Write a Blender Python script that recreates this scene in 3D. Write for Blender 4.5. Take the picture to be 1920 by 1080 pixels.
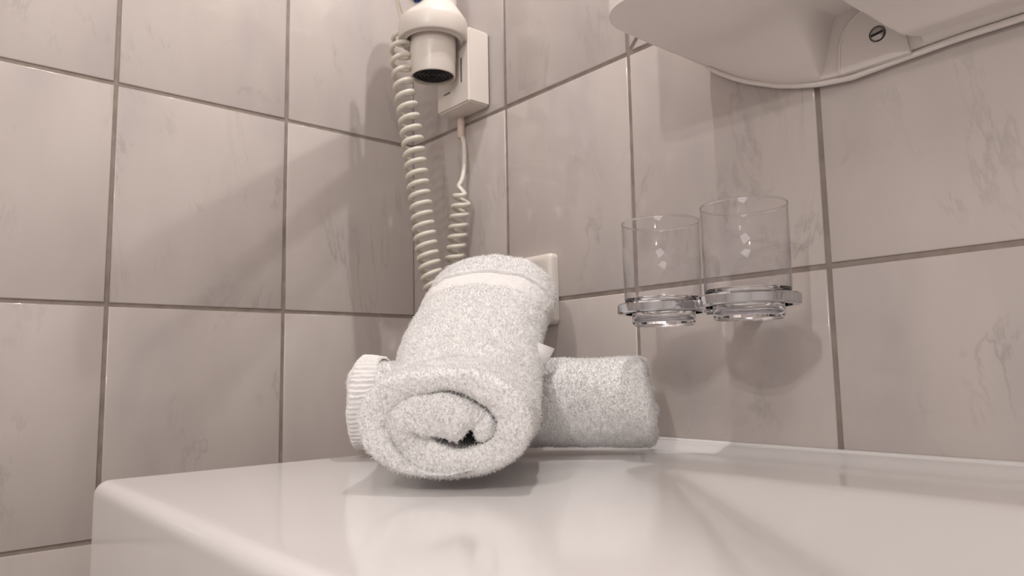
import bpy, bmesh, math, random
from mathutils import Vector, Matrix, noise
random.seed(7)
C = bpy.context.scene.collection
for o in list(bpy.data.objects): bpy.data.objects.remove(o)
V = Vector; PI = math.pi

# ------------------------------------------------------------ camera, light, exposure
scn = bpy.context.scene
yaw, pit, rol = 2.43186057, 0.112408548, -0.0180643
d = V((math.cos(pit)*math.cos(yaw), math.cos(pit)*math.sin(yaw), math.sin(pit)))
r = d.cross(V((0, 0, 1))).normalized(); u = r.cross(d)
r2 = r*math.cos(rol)+u*math.sin(rol); u2 = -r*math.sin(rol)+u*math.cos(rol)
CAM = V((0.890709, -0.578658, -0.079818))
cd = bpy.data.cameras.new('camera'); cam = bpy.data.objects.new('camera', cd); C.objects.link(cam)
m = Matrix.Identity(4)
for i in range(3):
    m[i][0] = r2[i]; m[i][1] = u2[i]; m[i][2] = -d[i]; m[i][3] = CAM[i]
cam.matrix_world = m
cd.sensor_width = 36; cd.lens = 25.83; cd.clip_start = .01
cd.dof.use_dof = True; cd.dof.focus_distance = .60; cd.dof.aperture_fstop = 11
scn.camera = cam
scn.view_settings.view_transform = 'Standard'; scn.view_settings.look = 'None'
scn.view_settings.gamma = 1; scn.view_settings.use_curve_mapping = False
scn.view_settings.exposure = -0.60
w = bpy.data.worlds.new('world'); scn.world = w; w.use_nodes = True
w.node_tree.nodes['Background'].inputs[0].default_value = (1, .93, .88, 1)
w.node_tree.nodes['Background'].inputs[1].default_value = .3

def lamp(name, kind, loc, power, size, col, rot=None):
    l = bpy.data.lights.new(name, kind); l.energy = power; l.color = col
    if kind == 'AREA': l.size = size
    else: l.shadow_soft_size = size
    o = bpy.data.objects.new(name, l); C.objects.link(o); o.location = loc
    if rot: o.rotation_euler = rot
    return o
WARM = (1, .96, .945)
# twin bulbs of the wall light above the cabinet
lamp('cabinet_lamp', 'POINT', (.503, -.138, .87), 10.5, .006, WARM)
lamp('cabinet_lamp', 'POINT', (.505, -.138, .98), 11.0, .006, WARM)
# twin bulbs of the light across the room
lamp('room_lamp', 'POINT', (.94, -1.10, .48), 8.6, .012, WARM)
lamp('room_lamp', 'POINT', (.94, -1.10, .54), 8.6, .012, WARM)
lamp('fill_light', 'AREA', (1.5, -1.6, 1.38), 16, .7, (1, .96, .95))  # soft overhead fill, added to lift the dim lower walls; no known fixture

# ------------------------------------------------------------ materials
def mat(name, col, rough=.5, metal=0, coat=0, spec=.5, **kw):
    m = bpy.data.materials.new(name); m.use_nodes = True
    b = m.node_tree.nodes['Principled BSDF']
    b.inputs['Base Color'].default_value = (*col, 1); b.inputs['Roughness'].default_value = rough
    b.inputs['Metallic'].default_value = metal; b.inputs['Coat Weight'].default_value = coat
    b.inputs['Specular IOR Level'].default_value = spec
    for k, v in kw.items(): b.inputs[k.replace('_', ' ')].default_value = v
    return m
def nn(m, t, **kw):
    n = m.node_tree.nodes.new(t)
    for k, v in kw.items(): setattr(n, k, v)
    return n
def lk(m, a, b): m.node_tree.links.new(a, b)
def ramp(m, src, stops):
    n = nn(m, 'ShaderNodeValToRGB'); e = n.color_ramp.elements
    for i, (p_, c) in enumerate(stops):
        q = e[i] if i < 2 else e.new(p_)
        q.position = p_; q.color = (*c, 1) if isinstance(c, tuple) else (c, c, c, 1)
    lk(m, src, n.inputs[0]); return n

def tile_material():
    m = mat('marbled_tile', (.55, .5, .46), .085, spec=.5)
    b = m.node_tree.nodes['Principled BSDF']
    geo = nn(m, 'ShaderNodeNewGeometry'); at = nn(m, 'ShaderNodeAttribute', attribute_name='tile')
    sc = nn(m, 'ShaderNodeVectorMath', operation='SCALE'); sc.inputs['Scale'].default_value = 37.0
    lk(m, at.outputs['Vector'], sc.inputs[0])
    ad = nn(m, 'ShaderNodeVectorMath', operation='ADD'); lk(m, geo.outputs['Position'], ad.inputs[0]); lk(m, sc.outputs[0], ad.inputs[1])
    # tilt and stretch: the veins run steeply
    mp = nn(m, 'ShaderNodeMapping'); mp.inputs['Rotation'].default_value = (.25, .3, .2); mp.inputs['Scale'].default_value = (1, 1, .38)
    lk(m, ad.outputs[0], mp.inputs[0])
    n1 = nn(m, 'ShaderNodeTexNoise'); n1.inputs['Scale'].default_value = 9; n1.inputs['Detail'].default_value = 7; n1.inputs['Roughness'].default_value = .62; n1.inputs['Distortion'].default_value = .8
    lk(m, mp.outputs[0], n1.inputs['Vector'])
    s1 = nn(m, 'ShaderNodeMath', operation='SUBTRACT'); s1.inputs[1].default_value = .5; lk(m, n1.outputs[0], s1.inputs[0])
    a1 = nn(m, 'ShaderNodeMath', operation='ABSOLUTE'); lk(m, s1.outputs[0], a1.inputs[0])
    r1 = ramp(m, a1.outputs[0], [(0, 1.0), (.022, 0.0)])
    n2 = nn(m, 'ShaderNodeTexNoise'); n2.inputs['Scale'].default_value = 13; n2.inputs['Detail'].default_value = 3
    lk(m, ad.outputs[0], n2.inputs['Vector'])
    r2_ = ramp(m, n2.outputs[0], [(.48, 0.0), (.68, 1.0)])
    mu = nn(m, 'ShaderNodeMath', operation='MULTIPLY'); lk(m, r1.outputs[0], mu.inputs[0]); lk(m, r2_.outputs[0], mu.inputs[1])
    n3 = nn(m, 'ShaderNodeTexNoise'); n3.inputs['Scale'].default_value = 11; n3.inputs['Detail'].default_value = 5
    lk(m, mp.outputs[0], n3.inputs['Vector'])
    base = ramp(m, n3.outputs[0], [(.3, TILE_A), (.5, TILE_B), (.72, TILE_C)])
    mx = nn(m, 'ShaderNodeMix', data_type='RGBA'); lk(m, mu.outputs[0], mx.inputs[0])
    mf = nn(m, 'ShaderNodeMath', operation='MULTIPLY'); mf.inputs[1].default_value = .42; lk(m, mu.outputs[0], mf.inputs[0]); lk(m, mf.outputs[0], mx.inputs[0])
    lk(m, base.outputs[0], mx.inputs[6]); mx.inputs[7].default_value = (.30, .265, .255, 1)
    lk(m, mx.outputs[2], b.inputs['Base Color'])
    n4 = nn(m, 'ShaderNodeTexNoise'); n4.inputs['Scale'].default_value = 14; n4.inputs['Detail'].default_value = 1
    lk(m, geo.outputs['Position'], n4.inputs['Vector'])
    bp = nn(m, 'ShaderNodeBump'); bp.inputs['Strength'].default_value = .25; bp.inputs['Distance'].default_value = .002
    lk(m, n4.outputs[0], bp.inputs['Height']); lk(m, bp.outputs[0], b.inputs['Normal'])
    return m
TILE_A, TILE_B, TILE_C = (.485, .440, .425), (.550, .495, .462), (.585, .530, .496)
M_TILE = tile_material()
def noisy(name, c1, c2, scale, rough, bump=.0, dist=.001, **kw):
    m = mat(name, c1, rough, **kw); b = m.node_tree.nodes['Principled BSDF']
    geo = nn(m, 'ShaderNodeTexCoord'); n = nn(m, 'ShaderNodeTexNoise'); n.inputs['Scale'].default_value = scale; n.inputs['Detail'].default_value = 4
    lk(m, geo.outputs['Object'], n.inputs['Vector'])
    rp = ramp(m, n.outputs[0], [(.35, c1), (.65, c2)]); lk(m, rp.outputs[0], b.inputs['Base Color'])
    if bump:
        bp = nn(m, 'ShaderNodeBump'); bp.inputs['Strength'].default_value = bump; bp.inputs['Distance'].default_value = dist
        lk(m, n.outputs[0], bp.inputs['Height']); lk(m, bp.outputs[0], b.inputs['Normal'])
    return m
M_GROUT = noisy('grout', (.245, .20, .17), (.31, .26, .225), 60, .85, .4)
M_PAINT = noisy('painted_plaster', (.72, .69, .67), (.76, .73, .71), 6, .7, .1)
M_FLOOR = noisy('floor_tile', (.42, .36, .32), (.50, .44, .40), 8, .35)
M_CERAMIC = noisy('glazed_ceramic', (.70, .675, .66), (.73, .705, .69), 2.5, .12)
M_TERRY = noisy('white_terry', (.97, .955, .94), (.99, .975, .96), 500, .95, 1.0, .0022)
M_TERRY.node_tree.nodes['Principled BSDF'].inputs['Sheen Weight'].default_value = .3
M_HEM = noisy('woven_cotton', (.80, .78, .765), (.85, .83, .815), 900, .9, .5, .0006)
M_PLASTIC = noisy('white_plastic', (.74, .68, .62), (.77, .71, .65), 20, .32, .03)
M_CORD = noisy('cream_cable', (.70, .66, .57), (.74, .70, .61), 60, .38)
M_CAB = noisy('cabinet_plastic', (.80, .745, .71), (.84, .775, .74), 8, .30)
M_SIL = noisy('silicone', (.62, .55, .49), (.68, .61, .55), 40, .45)
M_CHROME = noisy('chrome', (.50, .50, .52), (.56, .56, .58), 5, .06, metal=1)
M_STEEL = noisy('screw_steel', (.5, .48, .46), (.6, .58, .55), 200, .28, metal=1)
M_DARK = noisy('dark_grille', (.012, .012, .014), (.03, .03, .034), 50, .5)
M_BLUE = noisy('blue_switch', (.015, .06, .26), (.02, .08, .32), 50, .35)
M_BEIGE = noisy('beige_rubber', (.62, .50, .42), (.66, .54, .46), 50, .5)
def thin_glass():
    m = bpy.data.materials.new('thin_clear_glass'); m.use_nodes = True; t_ = m.node_tree; t_.nodes.clear()
    o = nn(m, 'ShaderNodeOutputMaterial'); mx = nn(m, 'ShaderNodeMixShader'); tr = nn(m, 'ShaderNodeBsdfTransparent'); gl = nn(m, 'ShaderNodeBsdfGlossy'); fr = nn(m, 'ShaderNodeFresnel')
    tr.inputs[0].default_value = (.985, .983, .988, 1); gl.inputs['Roughness'].default_value = .015; 
    ge = nn(m, 'ShaderNodeNewGeometry'); mr = nn(m, 'ShaderNodeMapRange'); mr.inputs['To Min'].default_value = 1.4; mr.inputs['To Max'].default_value = 1/1.4
    lk(m, ge.outputs['Backfacing'], mr.inputs[0]); lk(m, mr.outputs[0], fr.inputs['IOR'])
    lk(m, fr.outputs[0], mx.inputs[0]); lk(m, tr.outputs[0], mx.inputs[1]); lk(m, gl.outputs[0], mx.inputs[2]); lk(m, mx.outputs[0], o.inputs[0])
    return m
M_THIN = thin_glass()
M_GLASS = mat('clear_glass', (.96, .955, .965), .0, Transmission_Weight=1.0, IOR=1.47)

# ------------------------------------------------------------ helpers
def obj(name, bm, material, parent=None, smooth=True, mods=()):
    me = bpy.data.meshes.new(name); bmesh.ops.recalc_face_normals(bm, faces=bm.faces[:]) ; bm.to_mesh(me); bm.free()
    me.materials.append(material)
    if smooth:
        for p_ in me.polygons: p_.use_smooth = True
    o = bpy.data.objects.new(name, me); C.objects.link(o)
    if parent: o.parent = parent; o.matrix_parent_inverse = Matrix.Translation(parent.location).inverted()
    return o
def sharp(o, ang=35):
    me = o.data; bm = bmesh.new(); bm.from_mesh(me)
    for e in bm.edges:
        if len(e.link_faces) == 2 and e.calc_face_angle() > math.radians(ang): e.smooth = False
    bm.to_mesh(me); bm.free(); return o
def wn(o):
    o.modifiers.new('weighted', 'WEIGHTED_NORMAL').keep_sharp = True; return o
def thing(name, label, cat, loc, group=None):
    o = bpy.data.objects.new(name, None); C.objects.link(o); o.location = loc; o.empty_display_size = .02
    o['label'] = label; o['category'] = cat
    if group: o['group'] = group
    return o
def tag(o, label, cat): o['label'] = label; o['category'] = cat; return o
def struct(o): o['kind'] = 'structure'; return o
def box(bm, a, b):
    x0, y0, z0 = a; x1, y1, z1 = b
    vs = [bm.verts.new(p_) for p_ in [(x0,y0,z0),(x1,y0,z0),(x1,y1,z0),(x0,y1,z0),(x0,y0,z1),(x1,y0,z1),(x1,y1,z1),(x0,y1,z1)]]
    for f in [(0,3,2,1),(4,5,6,7),(0,1,5,4),(1,2,6,5),(2,3,7,6),(3,0,4,7)]: bm.faces.new([vs[i] for i in f])
    return vs
def lathe(bm, prof, ctr, axis=V((0,0,1)), n=64, closed=False):
    """revolve (radius, height) pairs round axis through ctr"""
    axis = axis.normalized(); a = axis.orthogonal().normalized(); b = axis.cross(a)
    rings = []
    for (rr, h) in prof:
        c = ctr+axis*h
        if rr < 1e-6: rings.append([bm.verts.new(c)])
        else: rings.append([bm.verts.new(c+(a*math.cos(2*PI*i/n)+b*math.sin(2*PI*i/n))*rr) for i in range(n)])
    ps = list(zip(rings, rings[1:]))
    if closed: ps.append((rings[-1], rings[0]))
    for A, B in ps:
        for i in range(n):
            j = (i+1) % n
            if len(A) == 1 and len(B) == 1: break
            if len(A) == 1: bm.faces.new((A[0], B[i], B[j]))
            elif len(B) == 1: bm.faces.new((A[i], A[j], B[0]))
            else: bm.faces.new((A[i], A[j], B[j], B[i]))
def tube(bm, pts, rad, n=10, caps=True):
    T = V((0,0,1)); prev = None; rings = []
    for i, p_ in enumerate(pts):
        t = (pts[min(i+1, len(pts)-1)]-pts[max(i-1, 0)]).normalized()
        if prev is None: a = t.orthogonal().normalized()
        else: a = (prev-t*prev.dot(t)).normalized()
        prev = a; b = t.cross(a); R = rad(i/(len(pts)-1)) if callable(rad) else rad
        rings.append([bm.verts.new(p_+(a*math.cos(2*PI*k/n)+b*math.sin(2*PI*k/n))*R) for k in range(n)])
    for A, B in zip(rings, rings[1:]):
        for k in range(n): bm.faces.new((A[k], A[(k+1) % n], B[(k+1) % n], B[k]))
    if caps:
        bm.faces.new(rings[0]); bm.faces.new(rings[-1])
def bezier(P, n):
    """Catmull-Rom through P"""
    out = []; Q = [P[0]*2-P[1]]+list(P)+[P[-1]*2-P[-2]]
    for i in range(1, len(Q)-2):
        for k in range(n):
            t = k/n; a, b, c, e = Q[i-1], Q[i], Q[i+1], Q[i+2]
            out.append(.5*((2*b)+(c-a)*t+(2*a-5*b+4*c-e)*t*t+(3*b-a-3*c+e)*t**3))
    out.append(P[-1]); return out
def sst(a, b, x):
    t = max(0, min(1, (x-a)/(b-a))); return t*t*(3-2*t)

# ------------------------------------------------------------ room
FZ, CZ, XR, YB = -1.0, 1.42, 2.3, -2.3
ZB = -.155                                    # top of the washbasin
TH = .2497; GAP = .0046; BEV = .0013; REC = .0016
def tiled_wall(name, joints, to3d, zlo, zhi, decor=False):
    """one mesh: a grout bed plus every tile as a bevelled slab; to3d(u, z, h) with h the height off the grout bed"""
    bm = bmesh.new(); lay = bm.faces.layers.int.new('k')
    u0, u1 = joints[0], joints[-1]
    f = bm.faces.new([bm.verts.new(to3d(*q)) for q in [(u0, zlo, -REC), (u1, zlo, -REC), (u1, zhi, -REC), (u0, zhi, -REC)]]); f.material_index = 1
    mats = []
    k = 0
    rows = [TH*i for i in range(math.floor(zlo/TH), math.ceil(zhi/TH)+1)]
    def slab(poly, kk):
        # inset polygon rings: at the bed, at the tile edge, on the face
        n = len(poly); cx = sum(p_[0] for p_ in poly)/n; cz = sum(p_[1] for p_ in poly)/n
        def inset(dd):
            out = []
            for i in range(n):
                a, b, c = poly[i-1], poly[i], poly[(i+1) % n]
                e1 = V((b[0]-a[0], b[1]-a[1])).normalized(); e2 = V((c[0]-b[0], c[1]-b[1])).normalized()
                n1 = V((-e1.y, e1.x)); n2 = V((-e2.y, e2.x)); k_ = 1/(1+n1.dot(n2)); q = V(b)+(n1+n2)*dd*k_
                out.append((q.x, q.y))
            return out
        rings = []
        for dd, h in [(GAP/2, -REC*1.2), (GAP/2, -BEV*.75), (GAP/2+BEV*.3, -BEV*.28), (GAP/2+BEV, 0.0)]:
            rings.append([bm.verts.new(to3d(a, b, h)) for a, b in inset(dd)])
        fs = []
        for A, B in zip(rings, rings[1:]):
            for i in range(n): fs.append(bm.faces.new((A[i], A[(i+1) % n], B[(i+1) % n], B[i])))
        top = bm.faces.new(rings[-1]); fs.append(top)
        for f in fs: f[lay] = kk; f.material_index = 0; f.smooth = f is not top
        top.smooth = True
    for a, b in zip(joints, joints[1:]):
        for z0, z1 in zip(rows, rows[1:]):
            z0_, z1_ = max(z0, zlo), min(z1, zhi)
            k += 1
            if decor and abs(a-DEC[0]) < .01 and abs(z0-DEC[1]) < .01:
                s = min(b-a, z1_-z0_)
                slab([(a, z0_), (a+s, z0_+s), (a, z0_+s)] if s < 0 else [(a, z0_), (b, z0_), (b, z0_+(b-a))], k)
                slab([(a, z0_), (b, z0_+(b-a)), (b, z1_), (a, z1_)], k+50)
                continue
            slab([(a, z0_), (b, z0_), (b, z1_), (a, z1_)], k)
    me = bpy.data.meshes.new(name); 
    bm.normal_update()
    ks = [(random.Random(f[lay]*13+len(name)).random(), random.Random(f[lay]*29+5).random(), random.Random(f[lay]*7+1).random()) for f in bm.faces]
    bm.to_mesh(me); bm.free()
    at = me.attributes.new('tile', 'FLOAT_VECTOR', 'FACE')
    for i, k_ in enumerate(ks): at.data[i].vector = k_
    me.materials.append(M_TILE); me.materials.append(M_GROUT)
    o = bpy.data.objects.new(name, me); C.objects.link(o); return struct(o)
TW = .2
DEC = (.4106, TH)
jl = [-.0025]+[.195+TW*i for i in range(0, 11)]+[2.3]
jb = [-.0025]+[.2106+TW*i for i in range(0, 11)]+[2.3]
tiled_wall('wall_left', jl[::-1][:] and [-q for q in jl][::-1], lambda a, z, h: V((h, a, z)), FZ, CZ)
tiled_wall('wall_back', jb, lambda a, z, h: V((a, -h, z)), FZ, CZ, True)
def quad(name, pts, m_):
    bm = bmesh.new(); bm.faces.new([bm.verts.new(p_) for p_ in pts]); return struct(obj(name, bm, m_, smooth=False))
quad('floor', [(0, YB, FZ), (XR, YB, FZ), (XR, 0, FZ), (0, 0, FZ)], M_FLOOR)
quad('ceiling', [(0, YB, CZ), (0, 0, CZ), (XR, 0, CZ), (XR, YB, CZ)], M_PAINT)
quad('wall_right', [(XR, YB, FZ), (XR, 0, FZ), (XR, 0, CZ), (XR, YB, CZ)], M_PAINT)
quad('wall_front', [(0, YB, FZ), (XR, YB, FZ), (XR, YB, CZ), (0, YB, CZ)], M_PAINT)

# ------------------------------------------------------------ washbasin
BX0, BX1, BY0 = .2585, 1.72, -.4535
def BRISE(x, y): return .0072*sst(-.034, -.001, y)     # the ledge curls up to the wall
def bowl(x, y):
    # signed distances inside the rim, mirrored about the middle of the basin
    xm = (BX0+BX1)/2; xx = x if x < xm else 2*xm-x
    d1 = (xx-.5467)*.74+(y+.128)*.673      # slanting left rim
    d2 = -.1285-y                               # back rim
    d3 = y-(-.425)                              # front rim
    def prof(q, w1): return sst(-.006, w1, q)
    k = .008
    dd = [d1, d2, d3]
    s = -k*math.log(sum(math.exp(-q/k) for q in dd))+.006
    q = max(0, s+.004); return -.075*(1-math.exp(-(q*q/(q+.012))/.11))+BRISE(x, y)
RB = .011; DP = .17
def edge_axis(lo, hi, n, near, far):
    """grid stations from lo to hi with the roll-over of a rounded edge at the flagged ends"""
    st = [lo+(hi-lo)*i/n for i in range(n+1)]; ext = [RB*PI/2*i/8 for i in range(1, 9)]+[RB*PI/2+(DP-RB)*i/4 for i in range(1, 5)]
    return ([lo-e for e in reversed(ext)] if near else [])+st+([hi+e for e in ext] if far else [])
xs_ = edge_axis(BX0+RB, BX1-RB, 300, True, True); ys_ = edge_axis(BY0+RB, -.0005, 84, True, False)
bm = bmesh.new(); g = []
for x in xs_:
    col = []
    for y in ys_:
        cx, cy = min(max(x, BX0+RB), BX1-RB), max(y, BY0+RB); ex_, ey_ = x-cx, y-cy; ln = math.hypot(ex_, ey_)
        if ln < 1e-9: col.append(bm.verts.new((x, y, ZB+bowl(x, y))))
        else:
            a = min(ln/RB, PI/2); hz_ = RB*math.sin(a)/ln; dz = RB*(1-math.cos(a))+max(0, ln-RB*PI/2)
            col.append(bm.verts.new((cx+ex_*hz_, cy+ey_*hz_, ZB-min(dz, DP))))
    g.append(col)
for i in range(len(xs_)-1):
    for j in range(len(ys_)-1): bm.faces.new((g[i][j], g[i+1][j], g[i+1][j+1], g[i][j+1]))
bas = thing('washbasin', 'white glazed washbasin with a broad flat shelf in the corner', 'washbasin', (.99, -.22, ZB-.17))
obj('basin', bm, M_CERAMIC, bas)
bm = bmesh.new()
pr_ = [(0, -.002), (.0034, -.002), (.0034, -.0002), (.0030, .0010), (.0020, .0017), (.0008, .0021), (0, .0022)]
L = []
for x in [BX0+.004+i*(BX1-BX0-.008)/60 for i in range(61)]:
    wv = 1+.12*noise.noise(V((x*30, 0, 0)))
    L.append([bm.verts.new((x, -.0002-a*wv, ZB+BRISE(x, 0)+b*wv)) for a, b in pr_])
for A, B in zip(L, L[1:]):
    for k in range(len(pr_)): bm.faces.new((A[k], A[(k+1) % len(pr_)], B[(k+1) % len(pr_)], B[k]))
bm.faces.new(L[0]); bm.faces.new(L[-1])
struct(obj('trim_1', bm, M_CERAMIC))
# waste in the bowl and the outlet pipe below, out of the photo's sight line
bm = bmesh.new(); zb = ZB+bowl(.99, -.28)
lathe(bm, [(0, .004), (.026, .004), (.031, .002), (.032, -.002), (.020, -.02), (0, -.02)], V((.99, -.28, zb)))
obj('drain', bm, M_CHROME, bas)

# ------------------------------------------------------------ towels
def make_towel(name, label, path, up_hint, t, turns, r0, ex, core=None, side=0, flat=None, seed=0, twist=0, noise_amp=.0016, dens=1, band=None, squash=1.0, bare=None):
    """a towel rolled into a spiral. F, Bk: centres of the front and back ends"""
    F, Bk = path[0], path[-1]
    root = thing(name, label, 'towel', (F+Bk)/2)
    fine = bezier(path, 16) if len(path) > 2 else [F.lerp(Bk, i/32) for i in range(33)]
    ls = [0]
    for a_, b_ in zip(fine, fine[1:]): ls.append(ls[-1]+(b_-a_).length)
    def frame(s):
        D = s*ls[-1]; i = 0
        while i < len(fine)-2 and ls[i+1] < D: i += 1
        k = (D-ls[i])/(ls[i+1]-ls[i]); p_ = fine[i]+(fine[i+1]-fine[i])*k
        i0, i1 = max(0, i-5), min(len(fine)-1, i+6); t_ = (fine[i1]-fine[i0]).normalized()
        la = t_.cross(up_hint).normalized(); return p_, la, la.cross(t_)
    L = ls[-1]
    frames = [frame(-.06+1.12*i/400) for i in range(401)]
    ns = int(150*turns); hl = L/2
    def tk_of(T): return t if core is None else core+(t-core)*sst(.55, .95, T)
    RT = [r0]
    for i in range(600): RT.append(RT[-1]+tk_of(i/200)/200)
    def cl(th):
        T = th/(2*PI); rr = RT[min(600, int(T*200))]*(1-(T*200) % 1)+RT[min(600, int(T*200)+1)]*((T*200) % 1)
        a = th+twist
        e = ex+side*sst(.7, 1.05, T)*.5+side*max(0, T-1.05)*.8
        return V((( rr+e)*math.cos(a), rr*math.sin(a)*squash))
    th_end = turns*2*PI
    na, nc = 90, 6
    loop = []                                    # (axial, tau) round the stadium
    for i in range(na+1): loop.append((-hl+t*.36+(L-t*.72)*i/na, 1))
    for i in range(1, nc*2): loop.append((hl-t*.36+t*.36*math.sin(PI*i/(nc*2)), math.cos(PI*i/(nc*2))))
    for i in range(na+1): loop.append((hl-t*.36-(L-t*.72)*i/na, -1))
    for i in range(1, nc*2): loop.append((-hl+t*.36-t*.36*math.sin(PI*i/(nc*2)), -math.cos(PI*i/(nc*2))))
    def place(q2, A, raw=False):
        s = A/L+.5
        pinch = 1.0
        if band:
            pinch = 1+band['grow']*s+band['amp']*(sst(band['a']-.06, band['a']+.05, s))-band['pin']*math.exp(-((s-band['a'])/.05)**2)
        c, lat, up = frames[max(0, min(400, int(round((s+.06)/1.12*400))))]
        P = c+lat*q2.x*pinch+up*q2.y*pinch
        if not raw:
            n_ = noise.noise_vector(P*28+V((seed, 0, 0)))*noise_amp*1.6+noise.noise_vector(P*75+V((seed, 5, 0)))*noise_amp*.6+noise.noise_vector(P*260+V((seed, 9, 0)))*noise_amp*.45
            P = P+n_
        return P if flat is None else flat(P)
    bm = bmesh.new(); rings = []
    for i in range(ns+1):
        th = th_end*i/ns; p0 = cl(th); tg = (cl(th+.01)-cl(th-.01)).normalized(); nr = V((tg.y, -tg.x))
        if nr.dot(p0) < 0: nr = -nr
        endk = min(1, i/6, (ns-i)/8); tk = math.sqrt(max(.0004, 1-(1-endk)**2))
        tp = 1-(1-min(1, (ns-i)/60))**1.5 if i > ns/2 else 1; tp = max(tp, .05)
        off = .0035*math.sin(th*1.3+seed)+.0015*math.sin(th*3.7)
        T_ = th/(2*PI); thk = tk_of(T_)+side*sst(.7, 1.0, T_)*math.cos(th+twist)**2; ring = []
        for A, tau in loop:
            edge = max(0, abs(A)/hl-.8)*5
            q2 = p0+nr*(tau*thk*(.465 if squash == 1 else .52)*tk*tp)-nr*(thk*.95*(1-tp))
            ring.append(bm.verts.new(place(q2, A+off*edge)))
        rings.append(ring)
    n = len(loop)
    for A, B in zip(rings, rings[1:]):
        for k in range(n): bm.faces.new((A[k], A[(k+1) % n], B[(k+1) % n], B[k]))
    bm.faces.new(rings[0]); bm.faces.new(rings[-1])
    body = obj('terry_roll', bm, M_TERRY, root)
    vg = body.vertex_groups.new(name='pile'); nl = len(loop); idx = []
    for i in range(ns+1):
        outer_ = i > ns*(1-1.0/turns)
        for k in range(nl):
            s_ = loop[k][0]/L+.5
            if not (bare and outer_ and bare[0] < s_ < bare[1] and loop[k][1] > 0): idx.append(i*nl+k)
    vg.add(idx, 1.0, 'REPLACE')
    # short loose pile
    md = body.modifiers.new('pile', 'PARTICLE_SYSTEM'); ps = body.particle_systems[0]; st = ps.settings
    ps.vertex_group_density = 'pile'; st.type = 'HAIR'; st.count = int(170000*dens); st.hair_length = .0034; st.use_advanced_hair = True
    st.emit_from = 'FACE'; st.use_emit_random = True; st.distribution = 'RAND'
    st.normal_factor = .00028; st.factor_random = .00034
    st.hair_step = 3; st.display_step = 3; st.render_step = 3
    st.root_radius = 1.0; st.tip_radius = .55; st.radius_scale = .00036; st.shape = 0
    st.roughness_1 = .0; st.roughness_2 = .0006; st.roughness_2_size = 1; st.roughness_endpoint = .0004; st.kink = 'NO'
    st.length_random = .4
    # woven bands / hems wrapped round the outside, each a sub-mesh of the last turn
    def wrap(nm, s0, s1, lift, rib, ribn, material, th0=th_end-2*PI*.985, th1=th_end-.1, axial_ribs=False):
        bm = bmesh.new(); K = 420; J = 26; R = []
        for i in range(K+1):
            th = th0+(th1-th0)*i/K; p0 = cl(th); tg = (cl(th+.01)-cl(th-.01)).normalized(); nr = V((tg.y, -tg.x))
            if nr.dot(p0) < 0: nr = -nr
            row = []
            for j in range(J+1):
                s = s0+(s1-s0)*j/J; A = (s-.5)*L
                e = min(1, j/2, (J-j)/2)
                rb = rib*(.5+.5*math.cos(2*PI*ribn*((j/J) if axial_ribs else i/K)))
                T_ = th/(2*PI); row.append(place(p0+nr*((tk_of(T_)+side*sst(.7, 1.0, T_)*math.cos(th+twist)**2)*(.485 if squash == 1 else .53)+(lift+rb)*e-.0006*(1-e)), A))
            R.append([bm.verts.new(q) for q in row])
        for A, B in zip(R, R[1:]):
            for j in range(J): bm.faces.new((A[j], A[j+1], B[j+1], B[j]))
        return obj(nm, bm, material, root)
    return root, body, wrap

UP = V((0, 0, 1))
# front towel, lying over the rear one
FP = [V((.507, -.3045, -.1165)), V((.442, -.240, -.102)), V((.360, -.165, -.056)), V((.287, -.078, .003))]
fF = V((.474, -.280, -.1185)); fB = V((.287, -.078, .003))
FT = .0222
def flat_front(P):
    z = P.z
    lo = ZB+.0012
    if z < lo+.012: 
        q = lo+.012-z
        z = lo+.012-.012*(1-math.exp(-q/.012))
    return V((P.x, P.y, z))
# rear towel
rF = V((.279, -.240, -.1120)); rB = V((.468, -.055, -.1120))
fax = (fB-fF).normalized(); flat_ = fax.cross(UP).normalized(); fup = flat_.cross(fax)
def flat_rear(P):
    z = P.z
    q = P-fF; a = q.dot(fax); l = q.dot(flat_); w_ = q.dot(fup)
    lim = 1.0
    k = abs(l)/.063
    if k < 1.25:
        low = -.0390*math.sqrt(max(0, 1-min(1, k)**2))-.001+.018*sst(1.0, 1.25, k)*3
        if w_ > low and k < 1.18:
            P = P-fup*(w_-low)*(1-sst(1.0, 1.18, k))
    z = P.z; lo = ZB+.0012
    if z < lo+.010:
        qq = lo+.010-z; z = lo+.010-.010*(1-math.exp(-qq/.010))
    return V((P.x, min(P.y, -.004), z))
root1, body1, wrap1 = make_towel('bath_towel', 'rolled white terry towel on top, resting slanted over the other towel', FP, UP, .0138, 1.80, .0005, .0140, core=.0265, side=.008, squash=1.12,
    flat=flat_front, seed=3, twist=0.0, bare=(.77, .872), dens=1.25, band=dict(a=.81, grow=.16, amp=.03, pin=.025))
wrap1('border_band', .765, .845, .0006, .0003, 7, M_HEM, axial_ribs=True)
wrap1('border_stitching', .852, .866, .0009, .0, 1, M_HEM)
bm = bmesh.new()
cp = [V((.4130, -.1600, -.0500)), V((.4308, -.1363, -.0618)), V((.4403, -.1543, -.0735)), V((.4250, -.1720, -.0821))]
nv_ = (cp[1]-cp[0]).cross(cp[2]-cp[0]).normalized()*.0010
vs = [bm.verts.new(q+nv_) for q in cp]+[bm.verts.new(q-nv_) for q in cp]
bm.faces.new(vs[:4]); bm.faces.new(vs[4:])
for i in range(4): bm.faces.new((vs[i], vs[(i+1) % 4], vs[4+(i+1) % 4], vs[4+i]))
bmesh.ops.bevel(bm, geom=bm.edges[:], offset=.0005, segments=2, affect='EDGES')
CORNER = obj('hem_corner', bm, M_HEM, root1)
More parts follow.
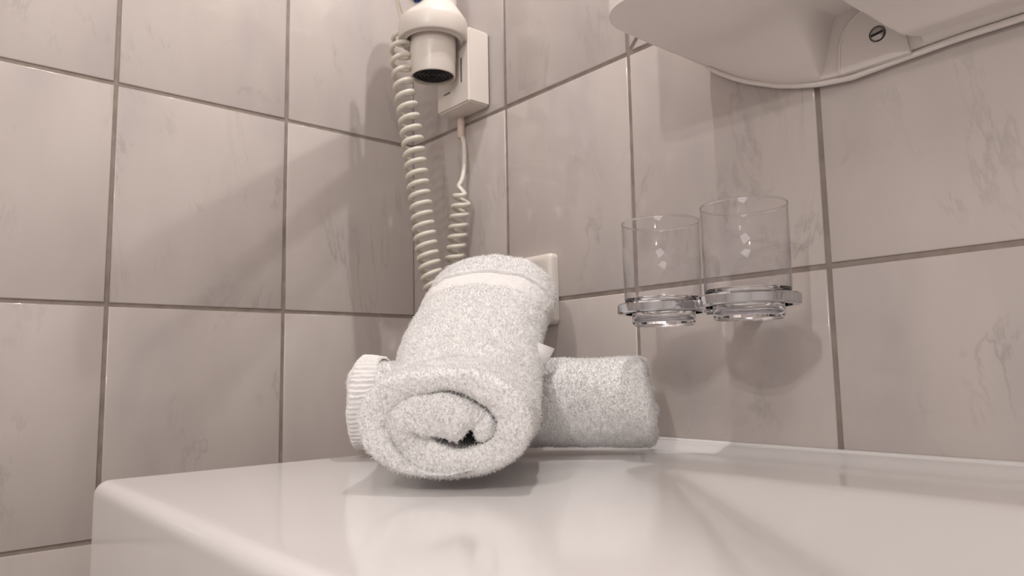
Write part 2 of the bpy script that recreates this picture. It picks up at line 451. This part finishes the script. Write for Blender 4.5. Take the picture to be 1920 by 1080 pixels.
root2, body2, wrap2 = make_towel('bath_towel', 'rolled white terry towel underneath, lying flat along the tiled corner', [rF, rB], UP, .0212, 1.95, .0005, .000,
    flat=flat_rear, seed=11, twist=3.8, bare=(-.1, .085), dens=1.1)
wrap2('ribbed_hem', .0, .085, .0010, .0014, 56, M_HEM)

# ------------------------------------------------------------ tumbler holder and tumblers
GY = -.080; G1 = V((.5055, GY, 0)); G2 = V((.5855, GY, 0)); ZH = -.0300
hold = thing('tumbler_holder', 'chrome double ring holder on the tiled wall carrying two tumblers', 'holder', (.5455, -.0, ZH))
def inside(x, y):
    # smooth union of two discs and the waist between them
    d1 = math.hypot(x-G1.x, y-GY)-.0385; d2 = math.hypot(x-G2.x, y-GY)-.0385
    k = .010; h = max(0, min(1, .5+.5*(d2-d1)/k)); return d2*(1-h)+d1*h-k*h*(1-h)
def root_r(a, off=0):
    cx = (G1.x+G2.x)/2; lo, hi = 0, .12
    for _ in range(40):
        mid = (lo+hi)/2
        if inside(cx+math.cos(a)*mid, GY+math.sin(a)*mid) < off: lo = mid
        else: hi = mid
    return V((cx+math.cos(a)*lo, GY+math.sin(a)*lo))
bm = bmesh.new(); N = 180
outer = [root_r(2*PI*i/N) for i in range(N)]
outin = [root_r(2*PI*i/N, -.0012) for i in range(N)]
hz = .0042
def ringloop(pts, z): return [bm.verts.new((p_.x, p_.y, z)) for p_ in pts]
def circ(c, rr, n=72): return [V((c.x+rr*math.cos(2*PI*i/n), c.y+rr*math.sin(2*PI*i/n))) for i in range(n)]
def band(A, B):
    n = len(A)
    for i in range(n): bm.faces.new((A[i], A[(i+1) % n], B[(i+1) % n], B[i]))
o0, o1, o2, o3 = ringloop(outin, ZH-hz), ringloop(outer, ZH-hz+.0012), ringloop(outer, ZH+hz-.0012), ringloop(outin, ZH+hz)
band(o0, o1); band(o1, o2); band(o2, o3)
hr = .0318
holes = []
for c in (G1, G2):
    a = ringloop(circ(c, hr), ZH-hz); b = ringloop(circ(c, hr), ZH+hz); band(a, b); holes.append((a, b))
for lvl, ol in ((0, o0), (1, o3)):
    ed = []
    for lp in [ol]+[h[lvl] for h in holes]:
        for i in range(len(lp)):
            e = bm.edges.get((lp[i], lp[(i+1) % len(lp)])); ed.append(e)
    bmesh.ops.triangle_fill(bm, edges=ed, use_beauty=True, use_dissolve=False)
sharp(obj('ring_plate', bm, M_CHROME, hold), 40)
bm = bmesh.new(); box(bm, (.5375, -.070, ZH-.007), (.5535, -.0003, ZH+.003)); bmesh.ops.bevel(bm, geom=bm.edges[:], offset=.002, segments=3, affect='EDGES')
wn(obj('wall_bracket', bm, M_CHROME, hold))
def tumbler(c, label):
    t_ = thing('tumbler', label, 'glass', (c.x, c.y, ZH-.0145), 'bathroom tumblers in the chrome holder')
    bm = bmesh.new()
    zb, zt = ZH-.0140, .0432
    # wall of the tumbler, open tube; then the thick stepped base
    lathe(bm, [(.0321, ZH+.0085), (.0327, zt-.0004), (.0325, zt), (.0321, zt), (.0319, zt-.0005), (.0313, ZH+.0085)], V((c.x, c.y, 0)), n=96, closed=True)
    obj('glass_wall', bm, M_THIN, t_)
    bm = bmesh.new(); lathe(bm, [(.0328, zt), (.0326, zt+.0007), (.0323, zt+.0009), (.0320, zt+.0007), (.0318, zt), (.0320, zt-.0006), (.0326, zt-.0006)], V((c.x, c.y, 0)), n=96, closed=True)
    obj('rim', bm, M_GLASS, t_)
    bm = bmesh.new()
    lathe(bm, [(0, zb+.0022), (.0238, zb+.0022), (.0246, zb), (.0258, zb+.0006), (.0262, zb+.004), (.0266, ZH+.001), (.0290, ZH+.0048), (.0316, ZH+.0056), (.0321, ZH+.0083),
        (.0310, ZH+.0083), (.0245, ZH+.0062), (.0225, ZH+.002), (.0150, ZH-.0040), (0, ZH-.0060)], V((c.x, c.y, 0)), n=96)
    obj('glass_base', bm, M_GLASS, t_)
    return t_
tumbler(G1, 'clear tumbler at the left in the chrome holder, nearer the towels')
tumbler(G2, 'clear tumbler at the right in the chrome holder, away from the towels')

# ------------------------------------------------------------ socket
sk = thing('power_socket', 'cream wall socket half hidden behind the upper rolled towel', 'socket', (.2586, -.0, .0125))
SX, SZ, SH = .2580, .0120, .0405
bm = bmesh.new(); rings = []
def rrect(h, rad, y, n=8):
    out = []
    for cx, cz, a0 in ((1, 1, 0), (-1, 1, 90), (-1, -1, 180), (1, -1, 270)):
        for k in range(n+1):
            a = math.radians(a0+90*k/n); out.append(bm.verts.new((SX+cx*(h-rad)+rad*math.cos(a), y, SZ+cz*(h-rad)+rad*math.sin(a))))
    return out
prev = None
for h, rad, y in [(SH, .006, -.0003), (SH, .006, -.007), (SH-.0008, .006, -.0095), (SH-.003, .006, -.0115), (SH-.007, .006, -.0125), (SH-.011, .008, -.0120)]:
    rg = rrect(h, rad, y)
    if prev: band(prev, rg)
    prev = rg
# ring of the well, matched to the last loop
n = len(prev)
wl = None
for rr, y in [(.0258, -.0118), (.0250, -.0135), (.0230, -.0138), (.0222, -.0128), (.0205, -.004), (.0, -.004)]:
    rg = []
    for v_ in prev if wl is None else wl0:
        pass
    if wl is None: wl0 = [V((v_.co.x-SX, 0, v_.co.z-SZ)).normalized() for v_ in prev]
    if rr > 0:
        rg = [bm.verts.new((SX+q.x*rr, y, SZ+q.z*rr)) for q in wl0]
        band(wl if wl else prev, rg); wl = rg
    else: bm.faces.new(wl)
sharp(obj('cover_plate', bm, M_PLASTIC, sk), 50)
bm = bmesh.new()
for sx in (-1, 1): lathe(bm, [(0, 0), (.0025, 0), (.0025, .0004), (0, .0004)], V((SX+sx*.0095, -.0040, SZ)), V((0, -1, 0)), 16)
obj('pin_holes', bm, M_DARK, sk)

# ------------------------------------------------------------ hair dryer and its wall box
wb = thing('dryer_wall_box', 'white plastic hair dryer box fixed to the tiles beside the corner', 'wall box', (.1470, 0, .259))
bm = bmesh.new(); box(bm, (.1115, -.0355, .2585), (.1822, -.0009, .3580))
bmesh.ops.bevel(bm, geom=bm.edges[:], offset=.0028, segments=4, affect='EDGES'); wn(obj('housing', bm, M_PLASTIC, wb))
bm = bmesh.new(); box(bm, (.1150, -.0020, .2620), (.1790, -.0002, .3545)); obj('mounting_plate', bm, M_DARK, wb, smooth=False)
for a_, b_ in (((.1290, -.0362, .2810), (.1420, -.0354, .2822)), ((.1660, -.0362, .288), (.1675, -.0354, .320))):
    bm = bmesh.new(); box(bm, a_, b_); obj('panel_slot', bm, M_DARK, wb, smooth=False)
# holder collar in front of the box
DX, DY = .1492, -.067
dr = thing('hair_dryer', 'white hair dryer hanging nozzle down in front of its wall box', 'hair dryer', (DX, DY, .296))
bm = bmesh.new()
lathe(bm, [(.0262, .292), (.0275, .2912), (.0281, .2925), (.0283, .312), (.0287, .3135), (.0290, .350), (.0280, .352)], V((DX, DY, 0)), n=72); lathe(bm, [(.0262, .292), (.0258, .300), (.0255, .330)], V((DX, DY, 0)), n=72)
obj('nozzle', bm, M_PLASTIC, dr)
bm = bmesh.new()
lathe(bm, [(0, .2955), (.0256, .2955), (.0256, .301), (0, .301)], V((DX, DY, 0)))
for rr in (.006, .011, .016, .021): lathe(bm, [(rr-.0007, .2935), (rr+.0007, .2935), (rr+.0007, .2965), (rr-.0007, .2965)], V((DX, DY, 0)), closed=True, n=48)
sharp(obj('outlet_grille', bm, M_DARK, dr), 40)
bm = bmesh.new()
lathe(bm, [(.0292, .348), (.0340, .3375), (.0375, .3365), (.0385, .3395), (.0400, .3395), (.0428, .3380), (.0440, .3395), (.0440, .3600), (.0436, .3625), (.0425, .3650), (.0330, .3800), (.0322, .3812), (.0312, .3818), (.0306, .3824), (.0304, .385), (.0304, .47), (.029, .50), (.024, .515), (.012, .522), (0, .523)], V((DX, DY, 0)), n=80)
obj('body', bm, M_PLASTIC, dr)
bm = bmesh.new()
hp = bezier([V((DX, DY, .440)), V((.166, -.090, .443)), V((.200, -.138, .455)), V((.250, -.198, .478)), V((.296, -.250, .500))], 10)
tube(bm, hp, lambda q: .0185-.002*q-.006*max(0, q-.9)*10*.6, n=28)
obj('handle', bm, M_PLASTIC, dr)
bm = bmesh.new(); bx_ = box(bm, (-.0045, -.0045, -.0040), (.0045, .0045, .004)); bmesh.ops.bevel(bm, geom=bm.edges[:], offset=.002, segments=3, affect='EDGES')
bmesh.ops.translate(bm, verts=bm.verts[:], vec=(.1640, -.100, .3790))
obj('switch', bm, M_BLUE, dr)
bm = bmesh.new(); tube(bm, bezier([V((.1640, -.100, .3800)), V((.1625, -.096, .395)), V((.1580, -.085, .410))], 6), lambda s: .0095+.004*s, n=24); obj('switch_housing', bm, M_PLASTIC, dr)
# coiled cable
def helix(path, R, turns, ph=0, n=14):
    out = []; m_ = int(turns*n); prev = None
    ls = [0]
    for a, b in zip(path, path[1:]): ls.append(ls[-1]+(b-a).length)
    def at(s):
        D = s*ls[-1]
        for i in range(len(ls)-1):
            if ls[i+1] >= D or i == len(ls)-2:
                k = (D-ls[i])/max(1e-9, ls[i+1]-ls[i]); return path[i].lerp(path[i+1], k), (path[i+1]-path[i]).normalized()
    for i in range(m_+1):
        s = i/m_; p_, t = at(s)
        a = V((1, 0, 0)); a = (a-t*a.dot(t)).normalized(); b = t.cross(a)
        sp = WARP(s); an = ph+2*PI*turns*sp
        out.append(p_+(a*math.cos(an)+b*math.sin(an))*R(s))
    return out
WARP = lambda s: s
cw = .0030
bm = bmesh.new()
hend = hp[-1]
lead = bezier([V((.178, -.110, .443)), V((.158, -.112, .452)), V((.136, -.110, .448)), V((.1200, -.105, .425)), V((.1170, -.101, .400)), V((.1290, -.101, .368)), V((.1340, -.100, .352)), V((.1330, -.100, .345))], 8)
pth = bezier([V((.1235, -.100, .350)), V((.1270, -.100, .310)), V((.1320, -.096, .260)), V((.1400, -.090, .190)), V((.1480, -.084, .110)), V((.1545, -.078, .050)), V((.1600, -.070, .010)), V((.158, -.060, -.022)), V((.150, -.048, -.045))], 12)
pth2 = bezier([V((.150, -.048, -.045)), V((.141, -.036, -.045)), V((.133, -.028, -.010)), V((.131, -.026, .040)), V((.139, -.025, .090)), V((.1475, -.025, .130)), V((.1530, -.025, .147))], 12)
WARP = lambda s: .75*s+.25*s*s
h1 = helix(pth, lambda s: .0118*min(1, .35+s*30), 30, ph=.4)
WARP = lambda s: s
h2 = helix(pth2, lambda s: .0100*min(1, .35+(1-s)*30), 16, ph=.4+2*PI*30)
tail = bezier([V((.1505, -.0300, .1560)), V((.1460, -.020, .170)), V((.1400, -.012, .195)), V((.1350, -.009, .222)), V((.1285, -.0085, .2330))], 8)
allp = lead[:-1]+h1+h2[1:]+tail
tube(bm, allp, cw, n=9)
obj('coiled_cable', bm, M_CORD, dr)
bm = bmesh.new(); lathe(bm, [(0, .2290), (.0042, .2290), (.0048, .231), (.0052, .258), (.0052, .2590), (0, .2590)], V((.1285, -.0085, 0)), n=24)
obj('strain_relief', bm, M_BEIGE, wb)

# ------------------------------------------------------------ mirror cabinet, seen from below
cb = thing('wall_cabinet', 'white plastic wall cabinet above the basin, rounded underside with a screw', 'cabinet', (.83, 0, .20))
X0, X1, YF, RC = .5095, 1.16, -.163, .036
def outline_in(x, y):
    # clamp a grid point into the rounded plan outline
    for cx, sg in ((X0+RC, -1), (X1-RC, 1)):
        if (x-cx)*sg > 0 and y < YF+RC:
            vx, vy = x-cx, y-(YF+RC); m_ = max(abs(vx), abs(vy)); l_ = math.hypot(vx, vy)
            if l_ > 0: x, y = cx+vx/l_*m_, YF+RC+vy/l_*m_
    return x, y
def lipz(x):
    pts = [(.5095, .2000), (.522, .190), (.536, .1805), (.549, .173), (.562, .1670), (.58, .1590), (.596, .1540), (.615, .1493), (.641, .1462), (.68, .1485), (.72, .1505), (1.2, .1510)]
    for (a, b), (c, e) in zip(pts, pts[1:]):
        if x <= c: return b+(e-b)*(x-a)/(c-a)
    return .151
def under(x, y):
    z = .200
    e = -y
    zl = lipz(x)+.004; xq = .6955-.55*max(0, e-.015)
    # cove falling to the wall
    f = math.exp(-((e-.006)/.030)**2) if e > .006 else 1
    z = z-(z-zl)*f*(1-sst(.618, .636, x)*(1 if e > .009 else 0)*(1-sst(xq-.004, xq+.003, x)))
    # belly left of the screw recess
    z -= .010*math.exp(-((x-.585)/.045)**2-((e-.075)/.05)**2)
    # deeper block to the right
    xe = .6955-.55*max(0, e-.015); zb_ = min(.2, .157+.55*max(0, e-.03))
    z = min(z, .2-(.2-zb_)*sst(xe-.004, xe+.003, x))
    if e < .006: z = min(z, zl) 
    return z
xs = sorted(set([X0+RC*i/10 for i in range(11)]+[X0+RC+(.60-X0-RC)*i/14 for i in range(15)]+[.60+.10*i/100 for i in range(101)]+[.70+(X1-RC-.70)*i/16 for i in range(17)]+[X1-RC+RC*i/6 for i in range(7)]))
es = [0, .0015, .003, .0058, .0062, .0088, .0092]+[.0092+(.127-.0092)*i/60 for i in range(1, 61)]+[.127+.036*i/10 for i in range(1, 11)]
bm = bmesh.new(); G = []
for x in xs:
    col = []
    for e in es:
        X_, Y_ = outline_in(x, -e); col.append(bm.verts.new((X_, Y_-.0005, under(x, -e))))
    G.append(col)
for i in range(len(xs)-1):
    for j in range(len(es)-1): bm.faces.new((G[i][j], G[i][j+1], G[i+1][j+1], G[i+1][j]))
be = [e for e in bm.edges if e.is_boundary]
ex = bmesh.ops.extrude_edge_only(bm, edges=be)
nv = [q for q in ex['geom'] if isinstance(q, bmesh.types.BMVert)]
for q in nv: q.co.z = .80
ne = [q for q in ex['geom'] if isinstance(q, bmesh.types.BMEdge) and all(abs(v_.co.z-.8) < 1e-6 for v_ in q.verts)]
bmesh.ops.contextual_create(bm, geom=ne)
bmesh.ops.recalc_face_normals(bm, faces=bm.faces[:])
co = obj('cabinet_body', bm, M_CAB, cb); sharp(co, 50)
# raised lip along the wall edge of the underside
bm = bmesh.new(); lp = [V((x, -.0045, lipz(x)+.0012)) for x in [X0+.0005+(.60-X0)*i/40 for i in range(41)]+[.605+(X1-.61)*i/60 for i in range(61)]]
tube(bm, lp, .0026, n=10); obj('lower_lip', bm, M_CAB, cb)
# screw lug: arched plate on the wall with its rim
bm = bmesh.new(); arch = []
for i in range(25):
    a = PI*i/24; arch.append((.6615-.0250*math.cos(a)*(1 if i > 12 else 1), .1655+.0300*math.sin(a)))
arch = [(.6350, .1500)]+arch+[(.6885, .1500)]
f0 = [bm.verts.new((x, -.0012, z)) for x, z in arch]; f1 = [bm.verts.new((x, -.0112, z)) for x, z in arch]
bm.faces.new(f1)
for i in range(len(arch)): bm.faces.new((f0[i], f0[(i+1) % len(arch)], f1[(i+1) % len(arch)], f1[i]))
sharp(obj('screw_lug', bm, M_CAB, cb), 40)
bm = bmesh.new(); tube(bm, [V((x, -.0112, z)) for x, z in arch[:-1]], .0011, n=8); obj('lug_rim', bm, M_CAB, cb)
SC = V((.6665, -.0112, .1725))
bm = bmesh.new(); lathe(bm, [(.0062, .0), (.0062, .0004), (.0056, .0006), (.0056, .0001)], SC, V((0, -1, 0)), 40); obj('screw_well', bm, M_DARK, cb)
bm = bmesh.new(); lathe(bm, [(0, .0010), (.0046, .0010), (.0052, .0004), (.0054, -.001), (0, -.001)], SC, V((0, -1, 0)), 40)
sc_ = obj('screw', bm, M_STEEL, cb)
bm = bmesh.new(); vs = box(bm, (-.0046, -.0014, -.0009), (.0046, -.0009, .0009)); bmesh.ops.rotate(bm, verts=bm.verts[:], cent=(0, 0, 0), matrix=Matrix.Rotation(-.15, 3, 'Y')); bmesh.ops.translate(bm, verts=bm.verts[:], vec=SC)
obj('slot', bm, M_DARK, cb, smooth=False)
